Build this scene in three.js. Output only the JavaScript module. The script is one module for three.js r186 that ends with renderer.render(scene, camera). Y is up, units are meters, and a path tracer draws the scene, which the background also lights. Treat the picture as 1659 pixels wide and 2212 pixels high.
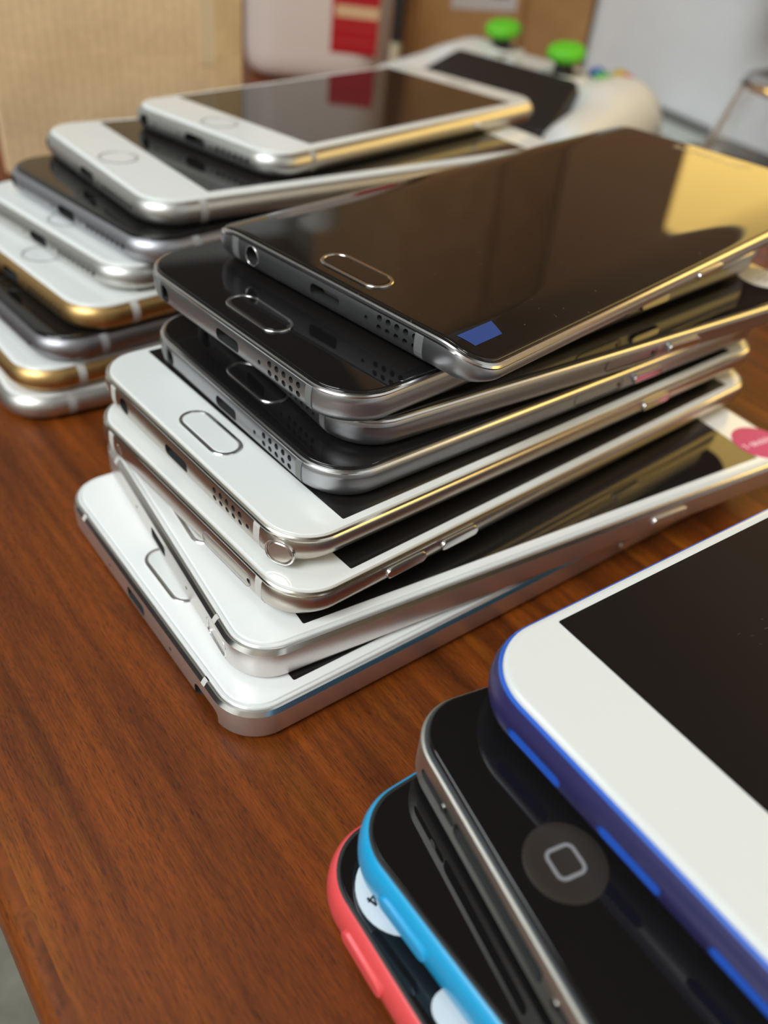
import * as THREE from 'three';
import { mergeGeometries, toCreasedNormals, mergeVertices } from 'three/addons/utils/BufferGeometryUtils.js';
import { MarchingCubes } from 'three/addons/objects/MarchingCubes.js';
import { RoundedBoxGeometry } from 'three/addons/geometries/RoundedBoxGeometry.js';
import { TextGeometry } from 'three/addons/geometries/TextGeometry.js';
import { FontLoader } from 'three/addons/loaders/FontLoader.js';
import { RectAreaLightUniformsLib } from 'three/addons/lights/RectAreaLightUniformsLib.js';
import { Brush, Evaluator, SUBTRACTION } from 'three-bvh-csg';
import { createNoise2D } from 'simplex-noise';

// ---------------------------------------------------------------- camera, light, exposure
const MM = 0.001, TY = 0.74;                       // the table top stands 0.74 m above the floor; small things are laid out in mm on it
const rad = (d) => d * Math.PI / 180;
const at = (x, h, z) => new THREE.Vector3(x * MM, TY + h * MM, z * MM);
const scene = new THREE.Scene();
const camera = new THREE.PerspectiveCamera(2 * Math.atan(1106 / 1825.77) * 180 / Math.PI, 1659 / 2212, 0.01, 20);
{
  const th = rad(38.094), ro = rad(7.1086);
  const F = new THREE.Vector3(0, -Math.sin(th), -Math.cos(th)), U0 = new THREE.Vector3(0, Math.cos(th), -Math.sin(th)), R0 = new THREE.Vector3(1, 0, 0);
  const R = R0.clone().multiplyScalar(Math.cos(ro)).addScaledVector(U0, Math.sin(ro));
  const U = R0.clone().multiplyScalar(-Math.sin(ro)).addScaledVector(U0, Math.cos(ro));
  camera.matrixAutoUpdate = true;
  camera.position.copy(at(0, 126.05, 0));
  camera.quaternion.setFromRotationMatrix(new THREE.Matrix4().makeBasis(R, U, F.clone().negate()));
}
camera.focus = 0.142; camera.userData.fStop = 12;
scene.add(camera);
const renderer = new THREE.WebGLRenderer({ antialias: true });
renderer.toneMapping = THREE.LinearToneMapping;
renderer.toneMappingExposure = 0.96;
renderer.shadowMap.enabled = true;
scene.background = new THREE.Color(0x000000);
RectAreaLightUniformsLib.init();
const PANEL_COLOR = new THREE.Color(0.94, 1.0, 1.02);                // two ceiling panels: a large one behind the viewer, a smaller one over the table
const PANELS = [{ x: -1.15, z: 1.25, w: 1.4, d: 1.2, L: 11 }, { x: -0.6, z: -0.58, w: 0.55, d: 0.55, L: 2.8 }].map((p) => ({ ...p, y: 2.5 }));
for (const p of PANELS) {
  const l = new THREE.RectAreaLight(PANEL_COLOR, p.L, p.w, p.d);
  l.position.set(p.x, p.y - 0.03, p.z); l.rotation.x = -Math.PI / 2; scene.add(l);
}
const LAMP = { a: 0.435, w: 0.65, y: 0.14, h: 0.08, L: 2.4, color: new THREE.Color(1, 0.66, 0.17) };     // long yellow lamp on the wall, outside the frame
const lampLight = new THREE.RectAreaLight(LAMP.color, LAMP.L, LAMP.w, LAMP.h);
scene.add(lampLight);

// ---------------------------------------------------------------- helpers
let seedV = 7;
const rnd = () => { seedV = (seedV * 1664525 + 1013904223) >>> 0; return seedV / 4294967296; };
const noise = createNoise2D(rnd);
const lin = (r, g, b) => new THREE.Color().setRGB(r, g, b);
const srgb = (r, g, b) => new THREE.Color().setRGB(r / 255, g / 255, b / 255, THREE.SRGBColorSpace);
const mat = (o) => new THREE.MeshPhysicalMaterial(o);
const taken = {};
const numbered = (n) => { const k = taken[n] = (taken[n] ?? -1) + 1; return k ? `${n}_${String(k).padStart(3, '0')}` : n; };
function shade(o) { o.traverse((m) => { if (m.isMesh) { m.castShadow = true; m.receiveShadow = true; } }); return o; }
function thing(name, label, category, group) {
  const o = new THREE.Group(); o.name = numbered(name); o.userData = { label, category };
  if (group) o.userData.group = group;
  scene.add(o); return o;
}
function part(name, g, m, parent, scaled = false) {   // geometry in mm unless scaled
  const geo = scaled || g.userData.metres ? g : g.clone().scale(MM, MM, MM);
  const o = new THREE.Mesh(geo, m); o.name = name; o.castShadow = o.receiveShadow = true; parent.add(o); return o;
}
function single(name, g, m, label, category, group) {
  const o = new THREE.Mesh(g, m); o.name = numbered(name); o.castShadow = o.receiveShadow = true;
  o.userData = { label, category }; if (group) o.userData.group = group; scene.add(o); return o;
}
function struct(name, g, m) { const o = new THREE.Mesh(g, m); o.name = name; o.castShadow = o.receiveShadow = true; o.userData.kind = 'structure'; scene.add(o); return o; }
const metres = (g) => { const c = g.clone().scale(MM, MM, MM); c.userData = { ...g.userData, metres: true }; return c; };
function canvasTex(w, h, draw, { color = true, repeat } = {}) {
  const c = document.createElement('canvas'); c.width = w; c.height = h; draw(c.getContext('2d'), w, h);
  const t = new THREE.CanvasTexture(c); if (color) t.colorSpace = THREE.SRGBColorSpace;
  t.wrapS = t.wrapT = THREE.RepeatWrapping; if (repeat) t.repeat.set(...repeat); return t;
}
function dataTex(w, h, f, { color = true, repeat } = {}) {     // f(u, v, i, j) -> [r, g, b] 0..255
  const d = new Uint8Array(w * h * 4);
  for (let j = 0; j < h; j++) for (let i = 0; i < w; i++) {
    const c = f(i / w, j / h, i, j), k = (j * w + i) * 4;
    d[k] = Math.max(0, Math.min(255, c[0])); d[k + 1] = Math.max(0, Math.min(255, c[1])); d[k + 2] = Math.max(0, Math.min(255, c[2])); d[k + 3] = 255;
  }
  const t = new THREE.DataTexture(d, w, h); if (color) t.colorSpace = THREE.SRGBColorSpace;
  t.magFilter = THREE.LinearFilter; t.minFilter = THREE.LinearFilter; t.wrapS = t.wrapT = THREE.RepeatWrapping; if (repeat) t.repeat.set(...repeat); t.needsUpdate = true; return t;
}
// rounded rectangle in the x-z plane, always the same number of points
function rr(L, W, r, seg, sub = 0) {
  const p = [], a = Math.max(r, 0.02), cx = Math.max(L / 2 - a, 0), cz = Math.max(W / 2 - a, 0);
  for (let q = 0; q < 4; q++) {
    const sx = q === 0 || q === 3 ? 1 : -1, sz = q < 2 ? 1 : -1;
    for (let k = 0; k <= seg; k++) { const t = (q + k / seg) * Math.PI / 2; p.push([sx * cx + a * Math.cos(t), sz * cz + a * Math.sin(t)]); }
    if (q % 2) for (let k = 1; k <= sub; k++) p.push([sx * (cx + a), sz * cz * (1 - 2 * k / (sub + 1))]);
  }
  return p;
}
const v2 = (g, i) => new THREE.Vector3().fromBufferAttribute(g.attributes.position, i);
// stack of rounded-rectangle rings; prof rows are [y, inset at the ends, inset at the long sides]; closed loops a profile round instead of capping it
function rings(L, W, r, prof, { seg = 10, closed = false, dip = null, crease = 0.55, sub = 0 } = {}) {
  const pos = [], idx = [], n = 4 * (seg + 1) + 2 * sub;
  for (const [y, iE, iS = iE] of prof) for (const [x, z] of rr(L - 2 * iE, W - 2 * iS, r - (iE + iS) / 2, seg, sub)) pos.push(x, dip ? dip(y, z, x) : y, z);
  const K = prof.length;
  for (let k = 0; k < (closed ? K : K - 1); k++) for (let i = 0; i < n; i++) {
    const a = k * n + i, b = k * n + (i + 1) % n, k2 = (k + 1) % K, c = k2 * n + i, d = k2 * n + (i + 1) % n;
    idx.push(a, c, b, b, c, d);
  }
  if (!closed) {
    const y0 = prof[0][0], y1 = prof[K - 1][0], c0 = pos.length / 3;
    pos.push(0, dip ? dip(y0, 0, 0) : y0, 0, 0, dip ? dip(y1, 0, 0) : y1, 0);
    for (let i = 0; i < n; i++) { idx.push(c0, i, (i + 1) % n); const o = (K - 1) * n; idx.push(c0 + 1, o + (i + 1) % n, o + i); }
  }
  let vol = 0; const v = (i) => new THREE.Vector3(pos[3 * i], pos[3 * i + 1], pos[3 * i + 2]);
  for (let t = 0; t < idx.length; t += 3) vol += v(idx[t]).dot(v(idx[t + 1]).cross(v(idx[t + 2])));
  if (vol < 0) for (let t = 0; t < idx.length; t += 3) { const s = idx[t + 1]; idx[t + 1] = idx[t + 2]; idx[t + 2] = s; }
  const g = new THREE.BufferGeometry();
  g.setAttribute('position', new THREE.Float32BufferAttribute(pos, 3)); g.setIndex(idx);
  const uv = []; for (let i = 0; i < pos.length; i += 3) uv.push(pos[i] * 0.01, pos[i + 2] * 0.01);
  g.setAttribute('uv', new THREE.Float32BufferAttribute(uv, 2));
  const out = toCreasedNormals(g, crease), nrm = out.attributes.normal;
  if (!closed) {                                    // caps stay flat
    const tris = idx.length / 3; let f = tris - 2 * n;
    for (; f < tris; f++) { const t = f * 3, e = v2(out, t + 1).sub(v2(out, t)).cross(v2(out, t + 2).sub(v2(out, t))); if (e.lengthSq() < 1e-18) e.set(0, 1, 0); e.normalize(); for (let q = 0; q < 3; q++) nrm.setXYZ(t + q, e.x, e.y, e.z); }
  }
  return out;
}
const slab = (L, W, r, y0, y1, bev = 0.2, seg = 8) => rings(L, W, r, [[y0, 0], [y1 - bev, 0], [y1 - bev * 0.35, bev * 0.25], [y1, bev]], { seg });
const pill = (len, wid, h, bev = 0.25) => slab(len, wid, wid / 2, -0.6, h, bev, 10);         // long axis x, standing up along y
const ringPill = (len, wid, t, h) => rings(len, wid, wid / 2, [[-0.4, 0], [h * 0.6, 0], [h, 0.12], [h, t - 0.1], [h * 0.5, t], [-0.4, t]], { seg: 12, closed: true });
// a strip of the body's own profile, a hair proud of it: an antenna band
function strip(prof, col, halfLen, s0, s1, onSide, sign) {
  const sh = new THREE.Shape(); const P = prof.map((r) => [-(r[col] ?? r[1]) + 0.025, r[0]]);
  P.forEach(([t, y], i) => (i ? sh.lineTo(t, y) : sh.moveTo(t, y)));
  for (let i = P.length - 1; i >= 0; i--) sh.lineTo(P[i][0] - 0.4, P[i][1]);
  const g = new THREE.ExtrudeGeometry(sh, { depth: s1 - s0, bevelEnabled: false });           // x = outward, y = height, z = along
  if (onSide) { g.rotateY(-Math.PI / 2); if (sign < 0) g.rotateY(Math.PI); g.translate(sign > 0 ? s1 : s0, 0, sign * halfLen); }
  else { g.rotateY(Math.PI); g.translate(-halfLen, 0, s1); }
  return g;
}
const ev = new Evaluator(); ev.useGroups = true; ev.attributes = ['position', 'normal', 'uv'];
// carve holes: each is a geometry (mm); the walls of a hole take material slot 1
function carve(g, holes) {
  if (!holes.length) return g;
  const A = new THREE.MeshBasicMaterial(), B = new THREE.MeshBasicMaterial();
  let a = new Brush(g, A); a.updateMatrixWorld();
  const b = new Brush(mergeGeometries(holes.map((h) => { const c = h.index ? h.toNonIndexed() : h; return c; })), B); b.updateMatrixWorld();
  const out = ev.evaluate(a, b, SUBTRACTION);
  const res = out.geometry; res.userData.mats = Array.isArray(out.material) ? out.material.map((m) => (m === B ? 1 : 0)) : [0];
  return res;
}
const endHole = (r, y, z, L, depth = 4) => new THREE.CylinderGeometry(r, r, depth, 16).rotateZ(Math.PI / 2).translate(-L / 2 + depth / 2 - 0.8, y, z);
const endSlot = (w, h, y, z, L, depth = 5, r = h / 2 - 0.02) => rings(w, h, r, [[0, 0], [depth, 0]], { seg: 5 }).rotateX(Math.PI / 2).rotateY(Math.PI / 2).translate(-L / 2 - 1, y, z);
const plugDisc = (r, y, z, L, inset) => new THREE.CylinderGeometry(r, r, 0.2, 14).rotateZ(Math.PI / 2).translate(-L / 2 + inset, y, z);
const plugSlot = (w, h, y, z, L, inset) => rings(w, h, h / 2 - 0.02, [[0, 0], [0.2, 0]], { seg: 4 }).rotateX(Math.PI / 2).rotateY(Math.PI / 2).translate(-L / 2 + inset, y, z);
function bodyMesh(parent, geo, m, hole) {
  const o = part('body', geo, m, parent);
  if (geo.userData.mats) o.material = geo.userData.mats.map((k) => (k ? hole : m));
  return o;
}
// place a handset: (x, z) is its near corner on the table, psi its heading, tilt the rise towards its far end, all as measured
function place(o, Lr, Wr, x, z, psi, base, tilt = 0) {
  const p = rad(psi), t = rad(tilt);
  const X = new THREE.Vector3(Math.cos(p) * Math.cos(t), Math.sin(t), -Math.sin(p) * Math.cos(t)), Z = new THREE.Vector3(Math.sin(p), 0, Math.cos(p)), Y = Z.clone().cross(X);
  o.quaternion.setFromRotationMatrix(new THREE.Matrix4().makeBasis(X, Y, Z));
  o.position.copy(at(x, base, z)).addScaledVector(X, Lr / 2 * MM).addScaledVector(Z, -Wr / 2 * MM);
  return o;
}

// ---------------------------------------------------------------- materials
const M = {};
M.silver = mat({ color: lin(0.62, 0.61, 0.58), metalness: 1, roughness: 0.42 });
M.gold = mat({ color: lin(0.6, 0.38, 0.15), metalness: 1, roughness: 0.4 });
M.grey = mat({ color: lin(0.34, 0.33, 0.35), metalness: 1, roughness: 0.42 });
M.bandWhite = mat({ color: lin(0.6, 0.58, 0.54), roughness: 0.45 });
M.bandGrey = mat({ color: lin(0.33, 0.33, 0.34), roughness: 0.5 });
M.gunmetal = mat({ color: lin(0.42, 0.42, 0.44), metalness: 1, roughness: 0.38 });
M.bandDark = mat({ color: lin(0.17, 0.175, 0.17), roughness: 0.5 });
M.champagne = mat({ color: lin(0.58, 0.53, 0.47), metalness: 1, roughness: 0.3 });
M.paintWhite = mat({ color: lin(0.7, 0.66, 0.63), roughness: 0.32, metalness: 0.82 });
M.chrome = mat({ color: lin(0.82, 0.81, 0.8), metalness: 1, roughness: 0.2 });
M.rim = mat({ color: lin(0.66, 0.65, 0.64), metalness: 1, roughness: 0.2 });
M.steel = mat({ color: lin(0.66, 0.64, 0.58), metalness: 1, roughness: 0.4 });
M.hole = mat({ color: lin(0.05, 0.05, 0.05), roughness: 0.6, metalness: 0.4 });
M.dark = mat({ color: lin(0.008, 0.008, 0.008), roughness: 0.7 });
M.contact = mat({ color: lin(0.25, 0.23, 0.2), roughness: 0.5, metalness: 0.6 });
M.blackGlass = mat({ color: lin(0.009, 0.008, 0.008), roughness: 0.035, ior: 1.52 });
M.screen = mat({ color: lin(0.012, 0.0105, 0.01), roughness: 0.03, ior: 1.52 });
const dustTex = (n, k, seedS) => { seedV = seedS; const marks = []; for (let i = 0; i < n; i++) { const big = rnd() < 0.12; marks.push([rnd() * 1024, rnd() * 1024, rnd() * 6.28, big ? 5 + rnd() * 8 : 0.6 + rnd() * 2, big ? 0.9 : 0.9 + rnd() * 0.9]); }
  return canvasTex(1024, 1024, (c) => { c.fillStyle = k; c.fillRect(0, 0, 1024, 1024); for (const [x, y, a, l, w] of marks) { c.strokeStyle = 'rgba(176,168,158,0.75)'; c.lineWidth = w; c.beginPath(); c.moveTo(x, y); c.lineTo(x + Math.cos(a) * l, y + Math.sin(a) * l); c.stroke(); } }); };
M.dustyGlass = mat({ map: dustTex(150, 'rgb(32,27,23)', 11), roughness: 0.035, ior: 1.52 });
{
  seedV = 91; const strokes = [];
  const clump = (cx, cy, n, sx, sy, dir) => { for (let i = 0; i < n; i++) strokes.push([cx + (rnd() + rnd() - 1) * sx, cy + (rnd() + rnd() - 1) * sy, dir + (rnd() - 0.5) * 1.1, 3 + rnd() * 9, 0.1 + rnd() * 0.35]); };
  clump(620, 150, 420, 150, 70, 0.4); clump(500, 190, 90, 70, 40, 1.2); clump(380, 330, 14, 60, 40, 0.5); clump(760, 300, 160, 140, 60, 0.9); clump(260, 180, 12, 90, 60, 0.3);
  M.smudgedScreen = mat({ map: canvasTex(1024, 600, (c) => { c.fillStyle = 'rgb(28,26,25)'; c.fillRect(0, 0, 1024, 600); for (const [x, y, a, l, o] of strokes) { c.strokeStyle = `rgba(150,138,120,${o.toFixed(2)})`; c.lineWidth = 1.3; c.beginPath(); c.moveTo(x, y); c.lineTo(x + Math.cos(a) * l, y + Math.sin(a) * l); c.stroke(); } }), roughness: 0.06, ior: 1.52 });
}
M.whiteFace = mat({ color: lin(0.78, 0.79, 0.77), roughness: 0.13, ior: 1.5 });
M.whiteButton = mat({ color: lin(0.76, 0.77, 0.76), roughness: 0.2 });
M.coral = mat({ color: lin(0.8, 0.085, 0.09), roughness: 0.3, clearcoat: 0.5, clearcoatRoughness: 0.25 });
M.cyan = mat({ color: lin(0.01, 0.36, 0.68), roughness: 0.32, clearcoat: 0.5, clearcoatRoughness: 0.25 });
M.indigo = mat({ color: lin(0.028, 0.024, 0.105), roughness: 0.32, clearcoat: 0.4, clearcoatRoughness: 0.3 });
M.blueLip = mat({ color: lin(0.03, 0.13, 0.62), roughness: 0.3, clearcoat: 0.5 });
M.homeRing = mat({ color: lin(0.36, 0.37, 0.37), roughness: 0.3, metalness: 0.5 });
M.gasket = mat({ color: lin(0.02, 0.021, 0.022), roughness: 0.45 });

// ---------------------------------------------------------------- the room
const WD = new THREE.Vector2(0.457, 0.8895).normalize();          // along the visible wall, towards the viewer (x, z)
const WN = new THREE.Vector2(-WD.y, WD.x);                         // into the room
const W0 = new THREE.Vector2(0.1450, -0.6410);
const wallTurn = Math.atan2(-WD.y, WD.x);                          // rotation.y that takes +x to WD
const roomAt = (a, b) => { const p = W0.clone().addScaledVector(WD, a).addScaledVector(WN, b); return p; };
{ const p = roomAt(LAMP.a, 0.0585); lampLight.position.set(p.x, TY + LAMP.y, p.y); lampLight.lookAt(p.x + WN.x, TY + LAMP.y, p.y + WN.y); }
const RM = { a0: -1.3, a1: 2.6, b1: 3.0, h: 2.55 };
const plaster = dataTex(256, 256, (u, v, i, j) => { const n = 10 * noise(i * 0.03, j * 0.03) + 6 * noise(i * 0.15, j * 0.15) + 4 * noise(i * 0.6, j * 0.6); return [232 + 0.35 * n, 235 + 0.35 * n, 237 + 0.35 * n]; }, { repeat: [2, 2] });
M.wall = mat({ map: plaster, roughness: 0.85 });
M.wallFar = mat({ color: lin(0.64, 0.62, 0.58), roughness: 0.9 });
M.ceiling = mat({ color: lin(0.75, 0.74, 0.71), roughness: 0.9 });
M.floor = mat({ map: dataTex(256, 256, (u, v, i, j) => { const n = 14 * noise(i * 0.05, j * 0.05) + 10 * noise(i * 0.3, j * 0.3 + 50); return [128 + n, 126 + n, 112 + n]; }, { repeat: [4, 4] }), roughness: 0.6 });
function roomBox(name, a0, a1, b0, b1, y0, y1, m) {
  const g = new THREE.BoxGeometry(a1 - a0, y1 - y0, b1 - b0);
  const o = struct(name, g, m); const c = roomAt((a0 + a1) / 2, (b0 + b1) / 2);
  o.position.set(c.x, (y0 + y1) / 2, c.y); o.rotation.y = wallTurn; return o;
}
roomBox('floor', RM.a0 - 0.1, RM.a1 + 0.1, -0.1, RM.b1 + 0.1, -0.1, 0, M.floor);
roomBox('ceiling', RM.a0 - 0.1, RM.a1 + 0.1, -0.1, RM.b1 + 0.1, RM.h, RM.h + 0.1, M.ceiling);
roomBox('wall_right', RM.a0, RM.a1, -0.1, 0, 0, RM.h, M.wall);
roomBox('wall_back', RM.a0 - 0.1, RM.a0, -0.1, RM.b1 + 0.1, 0, RM.h, M.wallFar);
roomBox('wall_front', RM.a1, RM.a1 + 0.1, -0.1, RM.b1 + 0.1, 0, RM.h, mat({ color: lin(0.3, 0.25, 0.2), roughness: 0.9 }));
roomBox('wall_left', RM.a0, RM.a1, RM.b1, RM.b1 + 0.1, 0, RM.h, M.wallFar);
roomBox('trim_1', -0.6, 0.9, 0.0005, 0.004, TY, TY + 0.007, mat({ color: lin(0.2, 0.2, 0.19), roughness: 0.6 }));

for (const p of PANELS) {
  const t = thing('ceiling_light', p.w > 1 ? 'large white light panel on the ceiling behind the viewer' : 'small square light panel on the ceiling above the table', 'ceiling light');
  t.position.set(p.x, RM.h, p.z);
  part('frame', new THREE.BoxGeometry(p.w + 0.04, 0.05, p.d + 0.04).translate(0, -0.025, 0), mat({ color: lin(0.7, 0.7, 0.7), roughness: 0.5 }), t, true);
  part('diffuser', new THREE.BoxGeometry(p.w, 0.004, p.d).translate(0, -0.053, 0), mat({ color: lin(0.8, 0.8, 0.8), emissive: PANEL_COLOR, emissiveIntensity: 3 }), t, true);
}

// ---------------------------------------------------------------- table
const G = new THREE.Vector2(0.665, 0.747).normalize();             // the grain and the table's left edge (x, z)
const GV = new THREE.Vector2(G.y, -G.x);
const A0 = new THREE.Vector2(-0.0474, -0.0553);
{
  const N = 2048, TILE = 0.3;
  const fine = new Float32Array(N * N);
  // pores: short dark dashes along the grain (grain runs along u)
  for (let k = 0; k < 60000; k++) {
    const x0 = rnd() * N, y0 = rnd() * N, len = 5 + rnd() * (rnd() < 0.15 ? 30 : 12), w = 0, s = 0.15 + rnd() * 0.6, sl = (rnd() - 0.5) * 0.06;
    for (let t = 0; t < len; t++) for (let q = 0; q <= w; q++) { const X = Math.floor(x0 + t) & (N - 1), Y = Math.floor(y0 + t * sl + q) & (N - 1); fine[Y * N + X] = Math.max(fine[Y * N + X], s * Math.sin(Math.PI * (t + 0.5) / len)); }
  }
  const per = (f, u, v, fu, fv, o) => { // periodic noise
    const a = noise(u * fu + o, v * fv + o), b = noise((u - 1) * fu + o, v * fv + o), c = noise(u * fu + o, (v - 1) * fv + o), d = noise((u - 1) * fu + o, (v - 1) * fv + o);
    const wu = Math.min(1, u * 6), wv = Math.min(1, v * 6); void f;
    const top = (u < 1 / 6 ? a * wu + noise((u + 1) * fu + o, v * fv + o) * (1 - wu) : a);
    if (v >= 1 / 6) return top;
    const up = (u < 1 / 6 ? noise(u * fu + o, (v + 1) * fv + o) * wu + noise((u + 1) * fu + o, (v + 1) * fv + o) * (1 - wu) : noise(u * fu + o, (v + 1) * fv + o)); void b; void c; void d;
    return top * wv + up * (1 - wv);
  };
  const wood = dataTex(N, N, (u, v, i, j) => {
    const a = per(0, u, v, 2.2, 26, 3), b = per(0, u, v, 5, 80, 40), c = noise(i * 0.012, j * 0.33 + 90), f = noise(i * 0.05, j * 0.8 + 300);
    const streak = Math.max(0, per(0, u, v, 1.3, 46, 71) - 0.45) * 1.6;
    const t = 0.5 + 0.26 * a + 0.2 * b + 0.15 * c + 0.12 * f;
    const d = fine[j * N + i];
    let r = 72 + 74 * t + 42 * streak, g = 31 + 42 * t + 34 * streak, bl = 4 + 13 * t + 4 * streak;
    const k = 1 - 0.42 * d; return [r * k, g * k, bl * k];
  }, { repeat: [1 / TILE, 1 / TILE] });
  const bump = dataTex(1024, 1024, (u, v, i, j) => { const d = fine[(j * 2) * N + i * 2]; const k = 160 - 90 * d + 14 * noise(i * 0.03, j * 0.5); return [k, k, k]; }, { color: false, repeat: [1 / TILE, 1 / TILE] });
  const woodM = mat({ map: wood, bumpMap: bump, bumpScale: 0.00006, roughness: 0.46, ior: 1.46, specularIntensity: 0.6 });
  // shape in (u along the grain, v across), metres
  const toUV = (p) => { const d = p.clone().sub(A0); return [d.dot(G), d.dot(GV)]; };
  const c0 = toUV(roomAt(-0.75, 0.004)), c1 = toUV(roomAt(0.75, 0.004));
  const sh = new THREE.Shape(); sh.moveTo(c0[0] - 0.02, 0); sh.lineTo(0.42, 0); sh.lineTo(0.42, c1[1]); sh.lineTo(c1[0], c1[1]); sh.lineTo(c0[0], c0[1]); sh.closePath();
  const g = new THREE.ExtrudeGeometry(sh, { depth: 0.024, bevelEnabled: true, bevelThickness: 0.004, bevelSize: 0.004, bevelOffset: -0.004, bevelSegments: 6 });
  const t = thing('table', 'reddish brown stained wooden table carrying the stacks of handsets', 'table');
  const top = part('tabletop', g, woodM, t, true);
  // shape x -> G, shape y -> GV, extrusion -> down
  const X = new THREE.Vector3(G.x, 0, G.y), Y = new THREE.Vector3(GV.x, 0, GV.y), Z = X.clone().cross(Y);
  top.quaternion.setFromRotationMatrix(new THREE.Matrix4().makeBasis(X, Y, Z));
  top.position.set(A0.x, TY, A0.y).addScaledVector(Z, Z.y > 0 ? -0.028 : 0.004);
  for (const [u, v] of [[0.36, 0.06], [-0.6, 0.06], [0.36, 0.3], [-0.6, 0.5]]) {
    const p = A0.clone().addScaledVector(G, u).addScaledVector(GV, v);
    part('leg', new RoundedBoxGeometry(0.05, TY - 0.03, 0.05, 2, 0.004).translate(p.x, (TY - 0.03) / 2, p.y), woodM, t, true);
  }
}

// ---------------------------------------------------------------- handsets
const font = await new FontLoader().loadAsync('fonts/droid/droid_sans_bold.typeface.json');

// --- slab with fully rounded metal edge and a round home key (seven large, one small)
const roundProf = (() => { const p = [[0, 3.3]]; for (const d of [-70, -50, -30, -12, 6, 22, 38, 50, 60]) p.push([3.4 + 3.4 * Math.sin(rad(d)), 3.3 * (1 - Math.cos(rad(d)))]); return p; })();

const cache = {};
const once = (k, f) => cache[k] ??= metres(f());
function roundPhone(big, { label, metal, white, nHoles = 8, band, sideBand, pos }) {
  const L = big ? 158.1 : 138.3, W = big ? 77.8 : 67.1, r = big ? 11.5 : 10, yc = 3.3, [topY, topI] = roundProf.at(-1);
  const k = (big ? 'big' : 'small') + nHoles, z0 = big ? 11 : 10, z1 = big ? 27.5 : 22.5, hz = [];
  for (let i = 0; i < nHoles; i++) hz.push(z0 + (z1 - z0) * i / (nHoles - 1));
  const jz = big ? -29.5 : -23.5, T = 7.1;
  const t = thing('smartphone', label, 'smartphone', 'left stack of rounded metal smartphones');
  bodyMesh(t, once(k + 'body', () => carve(rings(L, W, r, roundProf, { seg: 12 }), [endHole(1.85, yc, jz, L, 7), endHole(0.5, yc, jz + 5.3, L), endSlot(8.9, 2.9, yc, 0, L, 7),
    endHole(0.45, yc, 7.2, L, 2.4), endHole(0.45, yc, -7.2, L, 2.4), ...hz.map((z) => endHole(0.78, yc, z, L, 3))])), metal, M.hole);
  part('headphone_jack', once(k + 'jack', () => plugDisc(1.8, yc, jz, L, 4)), M.dark, t);
  part('charging_port', once(k + 'port', () => plugSlot(8.7, 2.7, yc, 0, L, 4)), M.contact, t);
  hz.forEach((z, i) => part('speaker_hole', once(k + 'sp' + i, () => plugDisc(0.76, yc, z, L, 1.6)), M.dark, t));
  const face = white ? M.whiteFace : M.blackGlass;
  part('front_glass', once(k + 'glass', () => rings(L - 2 * topI - 0.1, W - 2 * topI - 0.1, r - topI, [[topY - 0.5, 0], [topY + 0.2, 0.02], [topY + 0.5, 0.25], [T - 0.06, 0.7], [T, 1.3]], { seg: 12 })), face, t);
  const chin = big ? 19 : 17.8, dl = big ? 121 : 104.2, dw = big ? 68.6 : 58.6;
  part('display', once(k + 'disp', () => slab(dl, dw, 0.3, T - 0.1, T + 0.03, 0.01, 2).translate(-L / 2 + chin + dl / 2, 0, 0)), M.screen, t);
  const hb = part('home_button', once(k + 'home', () => slab(9.6, 9.6, 4.79, T - 0.2, T + 0.06, 0.1, 14).translate(-L / 2 + 9.6, 0, 0)), white ? M.whiteButton : M.blackGlass, t);
  part('ring', once(k + 'hring', () => rings(10.9, 10.9, 5.44, [[T - 0.2, 0], [T + 0.05, 0], [T + 0.09, 0.15], [T + 0.09, 0.5], [T - 0.05, 0.62], [T - 0.2, 0.62]], { seg: 14, closed: true }).translate(-L / 2 + 9.6, 0, 0)), white ? M.homeRing : M.gasket, hb);
  part('earpiece', once(k + 'ear', () => slab(1.4, 11, 0.69, T - 0.1, T + 0.02, 0.01, 5).translate(L / 2 - 10, 0, 0)), M.dark, t);
  for (const s of [-1, 1]) part('antenna_band', once(k + 'band' + s, () => strip(roundProf, 1, W / 2, -L / 2 + 14.5, -L / 2 + 16.6, true, s)), band, t);
  part('power_button', once(k + 'pow', () => pill(10, 2.4, 0.45).rotateX(Math.PI / 2).translate(L / 2 - 38, 3.5, W / 2)), metal, t);
  const Lr = L - 2 * topI, Wr = W - 2 * topI; void sideBand;
  return place(t, Lr, Wr, ...pos);
}
const bandSoft = mat({ color: lin(0.42, 0.41, 0.4), roughness: 0.45 });
roundPhone(true, { label: 'silver smartphone lying on the table at the bottom of the left stack', metal: M.silver, white: true, band: bandSoft, pos: [-95.8, -177.1, 38.2, 0.05] });
roundPhone(true, { label: 'lower of two gold smartphones, just above the bottom silver one', metal: M.gold, white: true, band: M.bandWhite, pos: [-92.6, -179.2, 43.64, 7.2] });
roundPhone(true, { label: 'dark grey smartphone with black front between the two gold ones', metal: M.grey, white: false, band: M.bandGrey, pos: [-87.2, -183.6, 46.09, 14.35] });
roundPhone(true, { label: 'upper of two gold smartphones, white front, in the left stack', metal: M.gold, white: true, band: M.bandWhite, pos: [-80.1, -189, 47.87, 21.5] });
roundPhone(true, { label: 'silver white-fronted smartphone resting directly on the upper gold one', metal: M.silver, white: true, band: bandSoft, pos: [-73.8, -199.2, 50.8, 28.65] });
roundPhone(true, { label: 'grey smartphone with black front, third from top of left stack', metal: mat({ color: lin(0.46, 0.46, 0.5), metalness: 1, roughness: 0.42 }), white: false, band: M.bandGrey, pos: [-66.3, -201.4, 50.17, 35.8] });
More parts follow.
